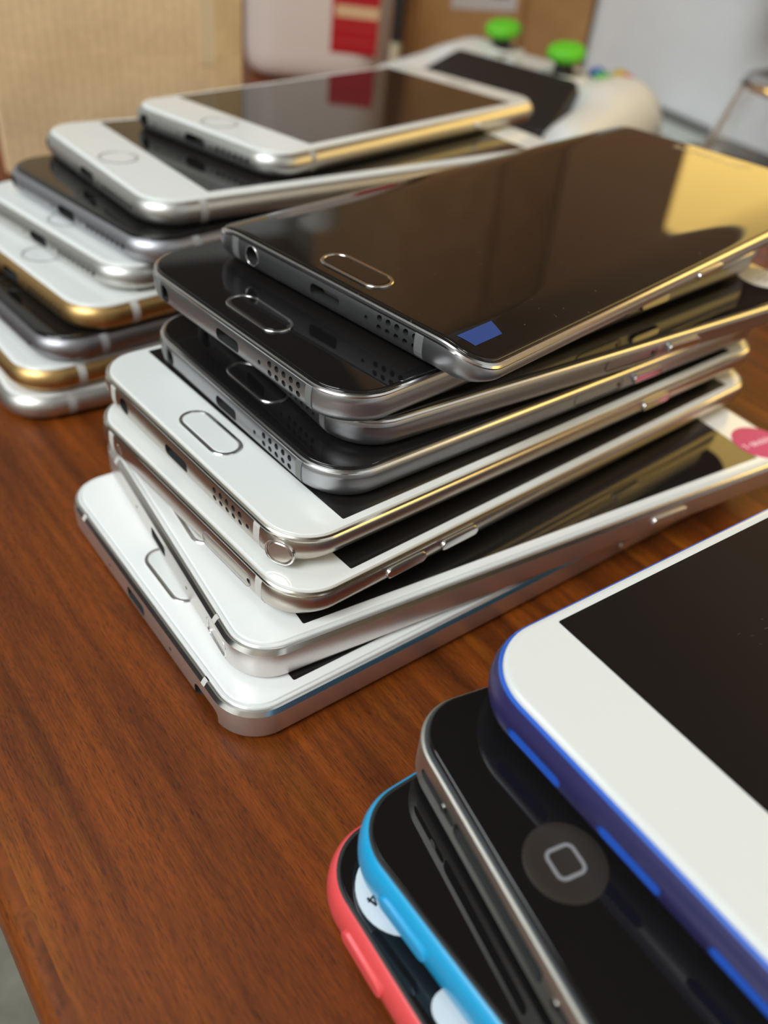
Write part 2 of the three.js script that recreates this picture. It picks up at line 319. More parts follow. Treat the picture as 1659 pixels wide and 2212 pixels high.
roundPhone(true, { label: 'large silver smartphone with round white home button, second from top', metal: M.silver, white: true, band: bandSoft, pos: [-67.2, -209.4, 42.44, 42.95] });
roundPhone(false, { label: 'smaller silver white-fronted smartphone on top of the left stack', metal: M.silver, white: true, nHoles: 6, band: bandSoft, pos: [-41.3, -237.7, 53.95, 50.1] });

// --- flat glass handset with grey metal frame (three)
const SP = [[0, 2.2, 2.2], [0.5, 1.25, 1.3], [1.4, 0.4, 0.55], [2.2, 0.1, 0.42], [3.2, 0, 0.34], [4.6, 0.0, 0.26], [5.0, 0.04, 0.0], [5.75, 0.2, 0.16], [6.1, 0.4, 0.4]];
const homePill = (t, k, x, y, face, ringM) => {
  const hb = part('home_button', once(k + 'hb', () => pill(15.9, 5.2, 0.34, 0.2).rotateY(Math.PI / 2).translate(x, y, 0)), face, t);
  part('ring', once(k + 'hr', () => ringPill(17.5, 6.8, 0.75, 0.32).rotateY(Math.PI / 2).translate(x, y, 0)), ringM, hb);
};
const grille = (z0, dz, rows, n) => { const p = []; for (const y of rows) for (let i = 0; i < n; i++) p.push([y, z0 + dz * i]); return p; };
function sidePart(name, geo, m, t) { return part(name, geo, m, t); }
function flatPhone(label, pos, extra) {
  const L = 143.4, W = 70.5, r = 10.5, T = 6.8, k = 'flat', g = grille(13.8, 2.15, [2.75, 4.55], 5);
  const t = thing('smartphone', label, 'smartphone', 'middle stack of glass smartphones');
  bodyMesh(t, once(k + 'body', () => carve(rings(L, W, r, SP, { seg: 12 }), [endHole(1.8, 3.3, -23.3, L, 7), endSlot(7.6, 2.5, 3.2, 0, L, 7, 0.9), endHole(0.45, 3.5, 10.6, L, 3), ...g.map(([y, z]) => endHole(0.62, y, z, L, 3)),
    new THREE.CylinderGeometry(0.55, 0.55, 3, 10).rotateX(Math.PI / 2).translate(-L / 2 + 80.5, 3.4, W / 2)])), M.gunmetal, M.hole);
  part('rim', once(k + 'rim', () => rings(L, W, r, [[5.7, 0.22, 0.18], [6.02, 0.16, 0.12], [6.32, 0.36, 0.34], [6.42, 0.72, 0.7], [6.3, 1.05, 1.05], [5.7, 1.05, 1.05]], { seg: 12, closed: true, crease: 0.4 })), M.rim, t);
  part('front_glass', once(k + 'glass', () => slab(L - 2.1, W - 2.1, r - 1, 6, T, 0.28, 12)), M.blackGlass, t);
  part('display', once(k + 'disp', () => slab(113.2, 64.2, 0.3, T - 0.1, T + 0.02, 0.01, 2)), M.screen, t);
  part('headphone_jack', once(k + 'jack', () => plugDisc(1.78, 3.3, -23.3, L, 4)), M.dark, t);
  part('charging_port', once(k + 'port', () => plugSlot(7.5, 2.4, 3.2, 0, L, 3)), M.contact, t);
  part('microphone_hole', once(k + 'mic', () => plugDisc(0.44, 3.5, 10.6, L, 1.4)), M.dark, t);
  g.forEach(([y, z], i) => part('speaker_hole', once(k + 'sp' + i, () => plugDisc(0.6, y, z, L, 1.4)), M.dark, t));
  homePill(t, k, -L / 2 + 7.4, T, M.blackGlass, M.rim);
  for (const z of [-26.2, 24.4]) part('antenna_band', once(k + 'band' + z, () => strip(SP, 1, L / 2, z, z + 1.7, false, 1)), M.bandDark, t);
  part('power_button', once(k + 'pow', () => pill(11, 2.1, 0.75, 0.3).rotateX(Math.PI / 2).translate(-L / 2 + 91, 3.3, W / 2 - 0.25)), M.rim, t);
  part('sim_tray', once(k + 'sim', () => rings(16.5, 2.9, 1.4, [[-0.1, 0], [0.06, 0], [0.06, 0.12], [-0.1, 0.12]], { seg: 8, closed: true }).rotateX(Math.PI / 2).translate(-L / 2 + 73.5, 3.4, W / 2 - 0.3)), M.gasket, t);
  part('camera_bump', once(k + 'cam', () => slab(17, 17, 3, -1.1, 0.2, 0.3, 5).translate(L / 2 - 24, 0, 0)), M.gunmetal, t);
  if (extra) extra(t, L, W, T);
  return place(t, L - 0.4, W - 0.4, ...pos);
}

// --- large pen handset with curved back (two; one turned end for end)
const NP = [[0, 2.4, 9], [0.35, 1.5, 6], [0.9, 0.85, 3.8], [1.7, 0.4, 2.0], [2.7, 0.12, 0.85], [3.7, 0.0, 0.22], [4.5, 0, 0], [5.9, 0.05, 0.05], [6.6, 0.25, 0.25], [6.85, 0.45, 0.45]];
const onCorner = (g, L) => g.rotateX(Math.PI / 2).rotateY(-Math.PI / 2).rotateY(rad(27)).translate(-L / 2 + 9.5 - 9.5 * Math.cos(rad(27)), 3.5, 28.55 + 9.5 * Math.sin(rad(27)));
function penPhone(label, pos, turned) {
  const L = 153.2, W = 76.1, r = 9.5, T = 7.6, k = turned ? 'penT' : 'pen', g = grille(13.2, 2.15, [3.1, 4.9], 5);
  const t = thing('smartphone', label, 'smartphone', 'middle stack of glass smartphones');
  const holes = turned ? [endHole(0.6, 3.6, 24.4, L, 3)]
    : [endHole(1.85, 3.9, -22.6, L, 7), endSlot(8.4, 2.6, 3.6, -1, L, 7, 0.9), endHole(0.5, 3.9, 24.3, L, 3), ...g.map(([y, z]) => endHole(0.6, y, z, L, 3)), onCorner(rings(5.8, 5.2, 2.5, [[-2, 0], [3, 0]], { seg: 6 }), L)];
  bodyMesh(t, once(k + 'body', () => carve(rings(L, W, r, NP, { seg: 12 }), holes)), M.champagne, M.hole);
  part('rim', once(k + 'rim', () => rings(L, W, r, [[6.4, 0.22], [6.75, 0.16], [7.05, 0.34], [7.2, 0.75], [7.1, 1.05], [6.4, 1.05]], { seg: 12, closed: true, crease: 0.4 })), mat({ color: lin(0.7, 0.66, 0.6), metalness: 1, roughness: 0.2 }), t);
  part('front_glass', once(k + 'glass', () => slab(L - 2.1, W - 2.1, r - 1, 6.8, T, 0.3, 12)), M.whiteFace, t);
  const c0 = turned ? 14.2 : 12.6, dl = 127.4;
  part('display', once(k + 'disp', () => slab(dl, 71, 0.3, T - 0.1, T + 0.03, 0.01, 2).translate(-L / 2 + c0 + dl / 2, 0, 0)), M.screen, t);
  for (const z of turned ? [-28.2, 26.4] : [-28.2, 26.2]) part('antenna_band', once(k + 'band' + z, () => strip(NP, 1, L / 2, z, z + 1.9, false, 1)), M.bandWhite, t);
  if (turned) {
    part('microphone_hole', once(k + 'mic', () => plugDisc(0.58, 3.6, 24.4, L, 1.4)), M.dark, t);
    const chip = new THREE.Shape([[-1.3, -0.9], [-0.5, -1.3], [0.2, -0.8], [0.9, -1.1], [1.3, -0.2], [0.8, 0.5], [1.0, 1.2], [0.1, 0.9], [-0.4, 1.3], [-1.0, 0.7], [-0.7, 0.1]].map(([a, b]) => new THREE.Vector2(a, b)));
    part('worn_patch', new THREE.ExtrudeGeometry(chip, { depth: 0.05, bevelEnabled: false }).rotateY(-Math.PI / 2).translate(-L / 2, 3.9, -24.2), M.silver, t).userData.label = 'bare patch of chipped paint';
    part('sim_tray', once(k + 'sim', () => rings(16, 3.2, 1.5, [[-0.1, 0], [0.05, 0], [0.05, 0.1], [-0.1, 0.1]], { seg: 8, closed: true }).rotateX(Math.PI / 2).rotateY(-Math.PI / 2).translate(-L / 2, 3.6, 17)), M.bandGrey, t);
    for (const x of [25.6, 39.6]) part('volume_button', once(k + 'vol' + x, () => pill(10, 2.2, 0.7, 0.3).rotateX(Math.PI / 2).translate(-L / 2 + x, 4.9, W / 2 - 0.1)), M.rim, t);
    part('earpiece', once(k + 'ear', () => slab(1.5, 12, 0.7, T - 0.1, T + 0.02, 0.01, 5).translate(-L / 2 + 6.5, 0, 0)), M.gasket, t);
  } else {
    part('headphone_jack', once(k + 'jack', () => plugDisc(1.83, 3.9, -22.6, L, 4)), M.dark, t);
    part('charging_port', once(k + 'port', () => plugSlot(8.3, 2.5, 3.6, -1, L, 3)), M.contact, t);
    part('microphone_hole', once(k + 'mic', () => plugDisc(0.48, 3.9, 24.3, L, 1.4)), M.dark, t);
    g.forEach(([y, z], i) => part('speaker_hole', once(k + 'sp' + i, () => plugDisc(0.58, y, z, L, 1.4)), M.dark, t));
    homePill(t, k, -L / 2 + 7.2, T, M.whiteButton, M.chrome);
    const pen = part('stylus_cap', once(k + 'stylus', () => onCorner(rings(4.9, 4.3, 2.1, [[-1.8, 0], [-0.1, 0.0], [0.15, 0.3]], { seg: 10 }), L)), M.champagne, t);
    part('ring', once(k + 'stylr', () => onCorner(rings(5.8, 5.2, 2.5, [[-1.4, 0], [0.05, 0], [0.2, 0.1], [0.2, 0.3], [0, 0.42], [-1.4, 0.42]], { seg: 10, closed: true }), L)), M.chrome, pen);
    part('power_button', once(k + 'pow', () => pill(10.5, 2.0, 0.7, 0.3).rotateX(Math.PI / 2).translate(-L / 2 + 104.5, 4.8, W / 2 - 0.1)), M.rim, t);
  }
  return place(t, L - 0.5, W - 0.5, ...pos);
}

// --- angular pen handset, white painted frame with polished chamfers (two)
const FP = [[0, 1.6], [0.5, 0.7], [1.1, 0.25], [1.6, 0.1], [6.3, 0.0], [6.6, 0.0]];
const lineTex = dataTex(64, 64, (u, v, i) => { const k = (i % 8 < 2 ? 236 : 243); return [k, k + 1, k]; }, { repeat: [50, 50] });
M.linedWhite = mat({ map: lineTex, roughness: 0.15, ior: 1.5 });
function framePhone(label, pos, base, sticker) {
  const L = 153.5, W = 78.6, r = 8.6, T = 8.2, k = 'frame' + (base ? 'B' : '');
  const t = thing('smartphone', label, 'smartphone', 'middle stack of glass smartphones');
  bodyMesh(t, once(k + 'body', () => carve(rings(L, W, r, FP, { seg: 12 }), [endHole(0.4, 3.6, -14, L, 3), endSlot(7.6, 2.8, 3.6, -1.5, L, 7, 0.9), endHole(0.4, 3.6, 13.5, L, 3), endSlot(8.6, 4.2, base ? 2.1 : 3.4, 27.5, L, 4, 1.4)])), M.paintWhite, M.hole);
  part('chamfer', once(k + 'chamfer', () => rings(L, W, r, [[6.4, 0.02], [6.62, 0.0], [7.45, 0.55], [7.6, 0.85], [7.6, 1.1], [6.4, 1.1]], { seg: 12, closed: true, crease: 0.35 })), M.chrome, t);
  part('lip', once(k + 'lip', () => rings(L - 2.2, W - 2.2, r - 1.1, [[6.4, 0], [7.85, 0], [7.98, 0.15], [7.98, 0.6], [7.8, 0.75], [6.4, 0.75]], { seg: 12, closed: true })), M.whiteButton, t);
  part('front_glass', once(k + 'glass', () => slab(L - 3.8, W - 3.8, r - 2, 6.4, T, 0.25, 12)), M.linedWhite, t);
  part('display', once(k + 'disp', () => slab(126.8, 71.2, 0.3, T - 0.1, T + 0.03, 0.01, 2).translate(-L / 2 + 13.3 + 63.4, 0, 0)), M.screen, t);
  for (const z of [-27.5, 26]) part('antenna_band', once(k + 'band' + z, () => strip([[6.4, 0.0], [6.62, -0.02], [7.45, 0.53], [7.6, 0.83]], 1, L / 2, z, z + 1.2, false, 1)), M.bandWhite, t);
  part('charging_port', once(k + 'port', () => plugSlot(7.4, 2.6, 3.6, -1.5, L, 3)), M.contact, t);
  homePill(t, k, -L / 2 + 7.8, T, M.whiteButton, M.chrome);
  if (!base) {
    const pen = part('stylus_cap', once(k + 'stylus', () => rings(7.8, 3.4, 1.1, [[0, 0], [1.6, 0.0], [1.9, 0.3]], { seg: 6 }).rotateX(Math.PI / 2).rotateY(-Math.PI / 2).translate(-L / 2 + 2.2, 3.3, 27.5)), M.paintWhite, t);
    part('ring', once(k + 'stylr', () => rings(8.6, 4.2, 1.4, [[0, 0], [1.3, 0], [1.5, 0.12], [1.5, 0.35], [1.2, 0.45], [0, 0.45]], { seg: 6, closed: true }).rotateX(Math.PI / 2).rotateY(-Math.PI / 2).translate(-L / 2 + 1.55, 3.4, 27.5)), M.chrome, pen);
  }
  part('power_button', once(k + 'pow', () => pill(11.5, 2.3, 0.6, 0.25).rotateX(Math.PI / 2).translate(-L / 2 + 106, 4, W / 2)), M.paintWhite, t);
  if (sticker) sticker(t, L, W, T);
  return place(t, L, W, ...pos);
}
framePhone('white smartphone at the bottom of the middle stack, touching the table', [-19.7, -87.2, 41.7, 0.05], true);
framePhone('white smartphone with a pink round sticker on its far corner', [-20.3, -94.1, 36.4, 8.2, -0.02], false, (t, L, W, T) => {
  const tex = canvasTex(256, 256, (c) => {
    c.fillStyle = '#c80a72'; c.fillRect(0, 0, 256, 256);
    c.fillStyle = '#f6d7ea'; c.font = 'bold 46px sans-serif'; c.textAlign = 'center'; c.textBaseline = 'middle'; c.fillText('T··Mobile·', 128, 128);
  });
  const g = new THREE.CylinderGeometry(7, 7, 0.12, 40); g.rotateY(Math.PI / 2);
  part('sticker', g.translate(-L / 2 + 146.3, T + 0.04, W / 2 - 8.2), mat({ map: tex, roughness: 0.35 }), t).userData.label = 'pink round sticker with white lettering';
});
penPhone('white smartphone with two side volume keys and worn bare end', [-12.8, -100, 45.24, 17.4, -0.42], true);
penPhone('white smartphone with oval home button and stylus cap at its corner', [-14.2, -105.4, 44.47, 25.05, -0.22], false);
flatPhone('lowest of the three grey-framed black smartphones, on the white one', [-9.5, -116.6, 43.23, 32.6, 0.1]);
flatPhone('grey-framed black smartphone with a round white sticker at its far end', [-7.0, -123.5, 39.36, 39.5, 0.4], (t, L, W, T) => {
  const tex = canvasTex(128, 128, (c) => { c.fillStyle = '#e9e7e2'; c.fillRect(0, 0, 128, 128); c.strokeStyle = '#8d8170'; c.lineWidth = 4; c.beginPath(); c.moveTo(60, 40); c.lineTo(64, 90); c.moveTo(76, 36); c.lineTo(80, 84); c.stroke(); });
  part('sticker', new THREE.CylinderGeometry(6.5, 6.5, 0.12, 36).translate(-L / 2 + 136, T + 0.04, W / 2 - 12), mat({ map: tex, roughness: 0.5 }), t).userData.label = 'round white paper sticker';
});
flatPhone('black smartphone with grey metal frame under the topmost curved one', [-8.4, -120.0, 45.74, 46.25, 0.96]);

// --- top of the middle stack: handset whose glass bends down along both long sides
{
  const L = 154.4, W = 75.8, r = 6.5, T = 6.9, k = 'edge';
  const t = thing('smartphone', 'black smartphone with glass curved at both sides, top of middle stack', 'smartphone', 'middle stack of glass smartphones');
  const drop = (z) => { const e = Math.abs(z) - (W / 2 - 11); return e > 0 ? 2.6 * Math.pow(e / 11, 2.3) : 0; };
  const dip = (y, z) => y - drop(z) * THREE.MathUtils.clamp((y - 0.6) / 5.2, 0, 1);
  const P = [[0, 2.0, 3.2], [0.5, 1.1, 1.7], [1.3, 0.4, 0.7], [2.2, 0.1, 0.25], [3.2, 0, 0.05], [4.4, 0, 0], [5.4, 0.08, 0.05], [6.0, 0.3, 0.3], [6.15, 0.5, 0.5]];
  const g = grille(13.8, 2.2, [2.8, 4.7], 5);
  bodyMesh(t, metres(carve(rings(L, W, r, P, { seg: 14, dip, sub: 30 }), [endHole(1.85, 3.4, -23.2, L, 7), endSlot(8.2, 2.6, 3.3, -1, L, 7, 0.9), endHole(0.45, 3.5, 10.4, L, 3), ...g.map(([y, z]) => endHole(0.64, y, z, L, 3))])), M.gunmetal, M.hole);
  part('rim', metres(rings(L, W, r, [[5.6, 0.16], [6.0, 0.12], [6.35, 0.32], [6.5, 0.7], [6.4, 1.0], [5.6, 1.0]], { seg: 14, closed: true, dip, crease: 0.4, sub: 30 })), M.rim, t);
  const prof = [[6.0, 1.0], [6.55, 1.0], [6.78, 1.1], [6.87, 1.3], [6.9, 1.6]]; for (const i of [2, 2.5, 3, 3.6, 4.2, 4.9, 5.6, 6.3, 7, 7.8, 8.6, 9.5, 10.5, 11.5, 14, 22, 32]) prof.push([6.9, i]);
  part('front_glass', metres(rings(L, W, r, prof, { seg: 14, dip, crease: 0.7, sub: 30 })), M.dustyGlass, t);
  part('headphone_jack', plugDisc(1.83, 3.4, -23.2, L, 4), M.dark, t);
  part('jack_ring', new THREE.TorusGeometry(2.0, 0.16, 8, 28).rotateY(Math.PI / 2).translate(-L / 2 + 0.05, 3.4, -23.2), M.rim, t);
  part('charging_port', plugSlot(8, 2.5, 3.3, -1, L, 3), M.contact, t);
  part('microphone_hole', plugDisc(0.44, 3.5, 10.4, L, 1.4), M.dark, t);
  g.forEach(([y, z]) => part('speaker_hole', plugDisc(0.62, y, z, L, 1.4), M.dark, t));
  homePill(t, k, -L / 2 + 7.2, T, M.blackGlass, M.rim);
  for (const z of [-29.6, 22.6]) part('antenna_band', strip(P.slice(0, 8), 1, L / 2, z, z + 2, false, 1), M.bandDark, t);
  part('power_button', pill(11, 1.5, 0.7, 0.3).rotateX(Math.PI / 2).translate(-L / 2 + 81, 2.3, W / 2 - 0.2), M.rim, t);
  part('camera_bump', slab(20, 20, 3, -1.2, 0.2, 0.3, 5).translate(L / 2 - 22, 0, 0), M.gunmetal, t);
  { // strip of blue film over the bend at the near corner
    const pos = [], idx = [], nu = 2, nv = 10, x0 = -L / 2 + 3.2, x1 = -L / 2 + 12.6, z0 = W / 2 - 8.6, z1 = W / 2 - 4.9;
    for (let i = 0; i < nu; i++) for (let j = 0; j < nv; j++) { const z = z0 + (z1 - z0) * j / (nv - 1); pos.push(i ? x1 + (z - z0) * -0.35 : x0 + (z - z0) * 0.2, 6.9 - drop(z) + 0.05, z); }
    for (let j = 0; j < nv - 1; j++) idx.push(j, j + 1, nv + j, nv + j, j + 1, nv + j + 1);
    const f = new THREE.BufferGeometry(); f.setAttribute('position', new THREE.Float32BufferAttribute(pos, 3)); f.setIndex(idx); f.computeVertexNormals();
    part('film_strip', f, mat({ color: lin(0.035, 0.07, 0.24), roughness: 0.25, side: THREE.DoubleSide }), t).userData.label = 'small blue film strip';
  }
  const tg = new TextGeometry('SAMSUNG', { font, size: 3.0, depth: 0.06, curveSegments: 4 }); tg.computeBoundingBox(); tg.translate(-tg.boundingBox.max.x / 2, 0, 0); tg.scale(1.12, 1, 1);
  tg.rotateX(-Math.PI / 2).rotateY(-Math.PI / 2).translate(L / 2 - 8.6, T, 0);
  part('lettering', tg, mat({ color: lin(0.5, 0.49, 0.5), metalness: 0.8, roughness: 0.35 }), t);
  part('sensor', new THREE.CylinderGeometry(1.1, 1.1, 0.04, 20).translate(L / 2 - 6, T + 0.01, 12), mat({ color: lin(0.03, 0.02, 0.02), roughness: 0.2 }), t);
  place(t, L - 0.4, W - 0.4, 13.2, -126.4, 49.45, 54.3, 1.39);
}

// --- front stack
function coralPhone(label, pos, m, extra) {     // plastic-backed handset with flat black front, power key on the near end
  const L = 124.4, W = 59.2, r = 9.8, T = 9.0, k = 'plastic';
  const t = thing('smartphone', label, 'smartphone', 'front stack of colourful smartphones');
  const P = [[0, 3.2], [0.35, 2.0], [1.1, 0.95], [2.2, 0.35], [3.6, 0.06], [5, 0], [6.6, 0.12], [7.8, 0.45], [8.45, 0.9], [8.65, 1.25]];
  part('body', once(k + 'body', () => rings(L, W, r, P, { seg: 14, crease: 0.9 })), m, t);
  part('gasket', once(k + 'gask', () => rings(L - 2.4, W - 2.4, r - 1.2, [[8, 0], [8.75, 0.02], [8.82, 0.15], [8.82, 0.5], [8, 0.5]], { seg: 14, closed: true })), M.gasket, t);
  part('front_glass', once(k + 'glass', () => slab(L - 3.4, W - 3.4, r - 1.7, 8, T, 0.15, 14)), M.blackGlass, t);
  part('display', once(k + 'disp', () => slab(88.5, 50, 0.3, T - 0.1, T + 0.02, 0.01, 2)), M.screen, t);
  part('power_button', once(k + 'pow', () => pill(10.2, 2.6, 0.7, 0.35).rotateX(Math.PI / 2).rotateY(-Math.PI / 2).translate(-L / 2 + 0.1, 5.0, W / 2 - 42.3)), m, t);
  if (extra) extra(t, L, W, T);
  return place(t, L - 2.4, W - 2.4, ...pos);
}
coralPhone('coral red plastic smartphone with white stickers, bottom of front stack', [31.1, -22.0, 38.09, 0.05], M.coral, (t, L, W, T) => {
  const tex = canvasTex(256, 256, (c) => {
    c.fillStyle = '#dfe6ea'; c.fillRect(0, 0, 256, 256);
    c.strokeStyle = 'rgba(226,120,140,0.8)'; c.lineWidth = 4; c.beginPath(); c.moveTo(40, 150); c.lineTo(84, 196); c.moveTo(64, 178); c.lineTo(120, 150); c.stroke();
    c.save(); c.translate(112, 206); c.rotate(Math.PI / 2 - 0.35); c.fillStyle = '#101014'; c.font = 'bold 44px sans-serif'; c.textAlign = 'center'; c.textBaseline = 'middle'; c.fillText('94', 0, 0); c.restore();
  });
  const g = new THREE.CylinderGeometry(7, 7, 0.12, 40);
  part('sticker', g.translate(-L / 2 + 9.4, T + 0.04, -W / 2 + 12.5), mat({ map: tex, roughness: 0.5 }), t).userData.label = 'round white sticker with handwriting';
  part('paper_label', slab(9, 16, 2.5, T - 0.05, T + 0.12, 0.02, 6).translate(-L / 2 + 7.4, 0, -W / 2 + 34.5), mat({ color: lin(0.7, 0.74, 0.76), roughness: 0.6 }), t).userData.label = 'white paper label with rounded corners';
});
coralPhone('bright blue plastic smartphone with black front above the coral one', [37.6, -24.8, 41.74, 9.15], M.cyan);
{ // steel-banded glass handset
  const L = 115.2, W = 58.6, r = 8.8, T = 9.3;
  const t = thing('smartphone', 'black glass smartphone with steel band and square-marked home button', 'smartphone', 'front stack of colourful smartphones');
  bodyMesh(t, metres(carve(rings(L, W, r, [[1.2, 0.5], [1.3, 0.12], [1.5, 0], [7.8, 0], [8.0, 0.12], [8.1, 0.5]], { seg: 12 }), [endSlot(9.5, 1.7, 4.6, -W / 2 + 12.5, L, 5), endSlot(21.5, 3.0, 4.6, -1.2, L, 7, 1), endSlot(9.5, 1.7, 4.6, 16.5, L, 5)])), M.steel, M.hole);
  part('back_glass', slab(L - 1.2, W - 1.2, r - 0.6, 0, 1.4, 0.1, 12), M.blackGlass, t);
  part('bezel', rings(L - 1.0, W - 1.0, r - 0.5, [[7.9, 0], [8.5, 0], [8.6, 0.1], [8.6, 0.5], [7.9, 0.5]], { seg: 12, closed: true }), mat({ color: lin(0.06, 0.065, 0.07), roughness: 0.35 }), t);
  part('front_glass', slab(L - 1.9, W - 1.9, r - 0.9, 7.9, T, 0.3, 12), M.blackGlass, t);
  part('display', slab(75, 50, 0.3, T - 0.1, T + 0.02, 0.01, 2), M.screen, t);
  part('dock_port', plugSlot(21.3, 2.8, 4.6, -1.2, L, 2.6), M.contact, t);
  for (const z of [-W / 2 + 12.5, 16.5]) part('speaker_slot', plugSlot(9.3, 1.5, 4.6, z, L, 1.6), M.dark, t);
  for (const z of [-14.9, 12.6]) part('screw', new THREE.CylinderGeometry(0.75, 0.75, 0.3, 16).rotateZ(Math.PI / 2).translate(-L / 2 - 0.02, 4.6, z - 0.2), M.chrome, t);
  const hx = -L / 2 + 8.9;
  const hb = part('home_button', rings(11, 11, 5.48, [[T - 0.3, 0], [T + 0.08, 0], [T + 0.12, 0.15], [T + 0.09, 1.4], [T + 0.06, 3]], { seg: 14 }).translate(hx, 0, 0), mat({ color: lin(0.034, 0.027, 0.022), roughness: 0.3 }), t);
  part('square_mark', rings(4.5, 4.5, 1.2, [[T, 0], [T + 0.13, 0], [T + 0.13, 0.5], [T, 0.5]], { seg: 8, closed: true }).translate(hx, 0, 0), mat({ color: lin(0.26, 0.25, 0.26), roughness: 0.45 }), hb);
  place(t, L - 1.2, W - 1.2, 35.4, -29.9, 29.81, 18.2);
}
{ // blue-bodied white-fronted handset on top
  const L = 140, W = 69, r = 12, T = 9.3;
  const t = thing('smartphone', 'dark blue smartphone with white front on top of front stack', 'smartphone', 'front stack of colourful smartphones');
  const P = [[0, 3.4], [0.4, 2.4], [1.2, 1.3], [2.4, 0.5], [3.8, 0.1], [5.2, 0], [6.6, 0.15], [7.6, 0.45], [8.2, 0.8]];
  bodyMesh(t, metres(carve(rings(L, W, r, P, { seg: 14, crease: 0.9 }), [-W / 2 + 17, -0.2, W / 2 - 17].map((z) => endSlot(10.5, 2.1, 3.9, z, L, 4)))), M.indigo, M.blueLip);
  for (const z of [-W / 2 + 17, -0.2, W / 2 - 17]) part('speaker_slot', plugSlot(10.3, 1.9, 3.9, z, L, 2.2), mat({ color: lin(0.01, 0.012, 0.05), roughness: 0.5 }), t);
  part('lip', rings(L - 1.5, W - 1.5, r - 0.75, [[7.9, 0.05], [8.3, 0.05], [8.55, 0.25], [8.6, 0.55], [8, 0.6]], { seg: 14, closed: true }), M.blueLip, t);
  part('front_glass', rings(L - 2.7, W - 2.7, r - 1.3, [[7.9, 0], [8.7, 0], [9.05, 0.15], [9.25, 0.5], [9.3, 1.0]], { seg: 14 }), M.whiteFace, t);
  const dg = slab(108, 62.6, 0.3, T - 0.1, T + 0.03, 0.01, 2), du = dg.attributes.uv; for (let i = 0; i < du.count; i++) du.setXY(i, du.getX(i) * 100 / 108 + 0.5, 0.5 - du.getY(i) * 100 / 62.6);
  part('display', dg.translate(-L / 2 + 16.6 + 54, 0, 0), M.smudgedScreen, t);
  place(t, L - 3, W - 3, 54.5 + 4 * Math.sin(rad(39.13)), -36.1 + 4 * Math.cos(rad(39.13)), 39.13, 27.55);
}

// ---------------------------------------------------------------- things behind the stacks
const board = (r, g, b, seedK) => dataTex(512, 512, (u, v, i, j) => {
  const flute = 5 * Math.sin(i * Math.PI * 2 / 16), n = 7 * noise(i * 0.008 + seedK, j * 0.008) + 5 * noise(i * 0.05, j * 0.05 + seedK) + 6 * noise(i * 0.5, j * 0.12 + seedK);
  return [r + flute + n, g + flute * 0.9 + n, b + flute * 0.7 + n * 0.9];
}, { repeat: [8, 8] });
function metricBox(w, h, d, r = 0.0015) {            // box with uv in metres
  const g = new RoundedBoxGeometry(w, h, d, 2, r); const p = g.attributes.position, n = g.attributes.normal, uv = g.attributes.uv;
  for (let i = 0; i < p.count; i++) { const ax = Math.abs(n.getX(i)), ay = Math.abs(n.getY(i)), az = Math.abs(n.getZ(i)); if (ay > ax && ay > az) uv.setXY(i, p.getX(i), p.getZ(i)); else if (ax > az) uv.setXY(i, p.getZ(i), p.getY(i)); else uv.setXY(i, p.getX(i), p.getY(i)); }
  return g;
}
{ // left cardboard box
  const A = new THREE.Vector2(-0.1775, -0.3600), B = new THREE.Vector2(-0.0855, -0.4060), w = A.distanceTo(B), dir = B.clone().sub(A).normalize();
  const t = thing('cardboard_box', 'pale cardboard box standing behind the left stack', 'box');
  const h = 0.095, d = 0.06, nrm = new THREE.Vector2(dir.y, -dir.x);            // pointing away from the viewer
  const c = A.clone().add(B).multiplyScalar(0.5).addScaledVector(nrm, d / 2);
  t.position.set(c.x, TY, c.y); t.rotation.y = Math.atan2(-dir.y, dir.x);
  const m = mat({ map: board(228, 200, 158, 4), roughness: 0.85 });
  part('body', metricBox(w, h, d).translate(0, h / 2, 0), m, t, true);
  const tape = mat({ color: srgb(222, 200, 164), roughness: 0.35 });
  part('tape', metricBox(0.018, 0.05, 0.0004, 0.0001).translate(w / 2 - 0.0095, h - 0.0255, d / 2 + 0.0002), tape, t, true);
  part('side_flap', metricBox(0.012, h - 0.004, 0.0012, 0.0004).translate(w / 2 - 0.0065, h / 2 + 0.001, d / 2 + 0.0004), mat({ map: board(216, 186, 140, 9), roughness: 0.85 }), t, true);
}
{ // carton by the wall
  const w = 0.142, h = 0.39, d = 0.2, t = thing('cardboard_carton', 'tall brown carton with a white label against the wall', 'box');
  const dir = WN.clone(), corner = roomAt(-0.0775, 0.006), back = WD.clone().multiplyScalar(-1);
  const c = corner.clone().addScaledVector(dir, w / 2).addScaledVector(back, d / 2);
  t.position.set(c.x, TY, c.y); t.rotation.y = Math.atan2(dir.y, -dir.x);       // local +x points at the wall
  const m = mat({ map: board(188, 140, 88, 21), roughness: 0.85 });
  part('body', metricBox(w, h, d).translate(0, h / 2, 0), m, t, true);
  part('flap', metricBox(w * 0.56, h - 0.003, 0.003, 0.001).translate(-w * 0.2, h / 2 + 0.0015, d / 2 + 0.0015), mat({ map: board(196, 148, 96, 33), roughness: 0.85 }), t, true);
  const lab = canvasTex(256, 128, (x) => { x.fillStyle = '#d9d2cf'; x.fillRect(0, 0, 256, 128); x.fillStyle = '#3a3436'; x.fillRect(150, 96, 70, 12); x.fillRect(20, 20, 160, 10); x.fillRect(20, 44, 120, 10); });
  part('label', new THREE.BoxGeometry(0.05, 0.05, 0.0003).translate(-0.02, 0.07, d / 2 + 0.0032), mat({ map: lab, roughness: 0.6 }), t, true);
}
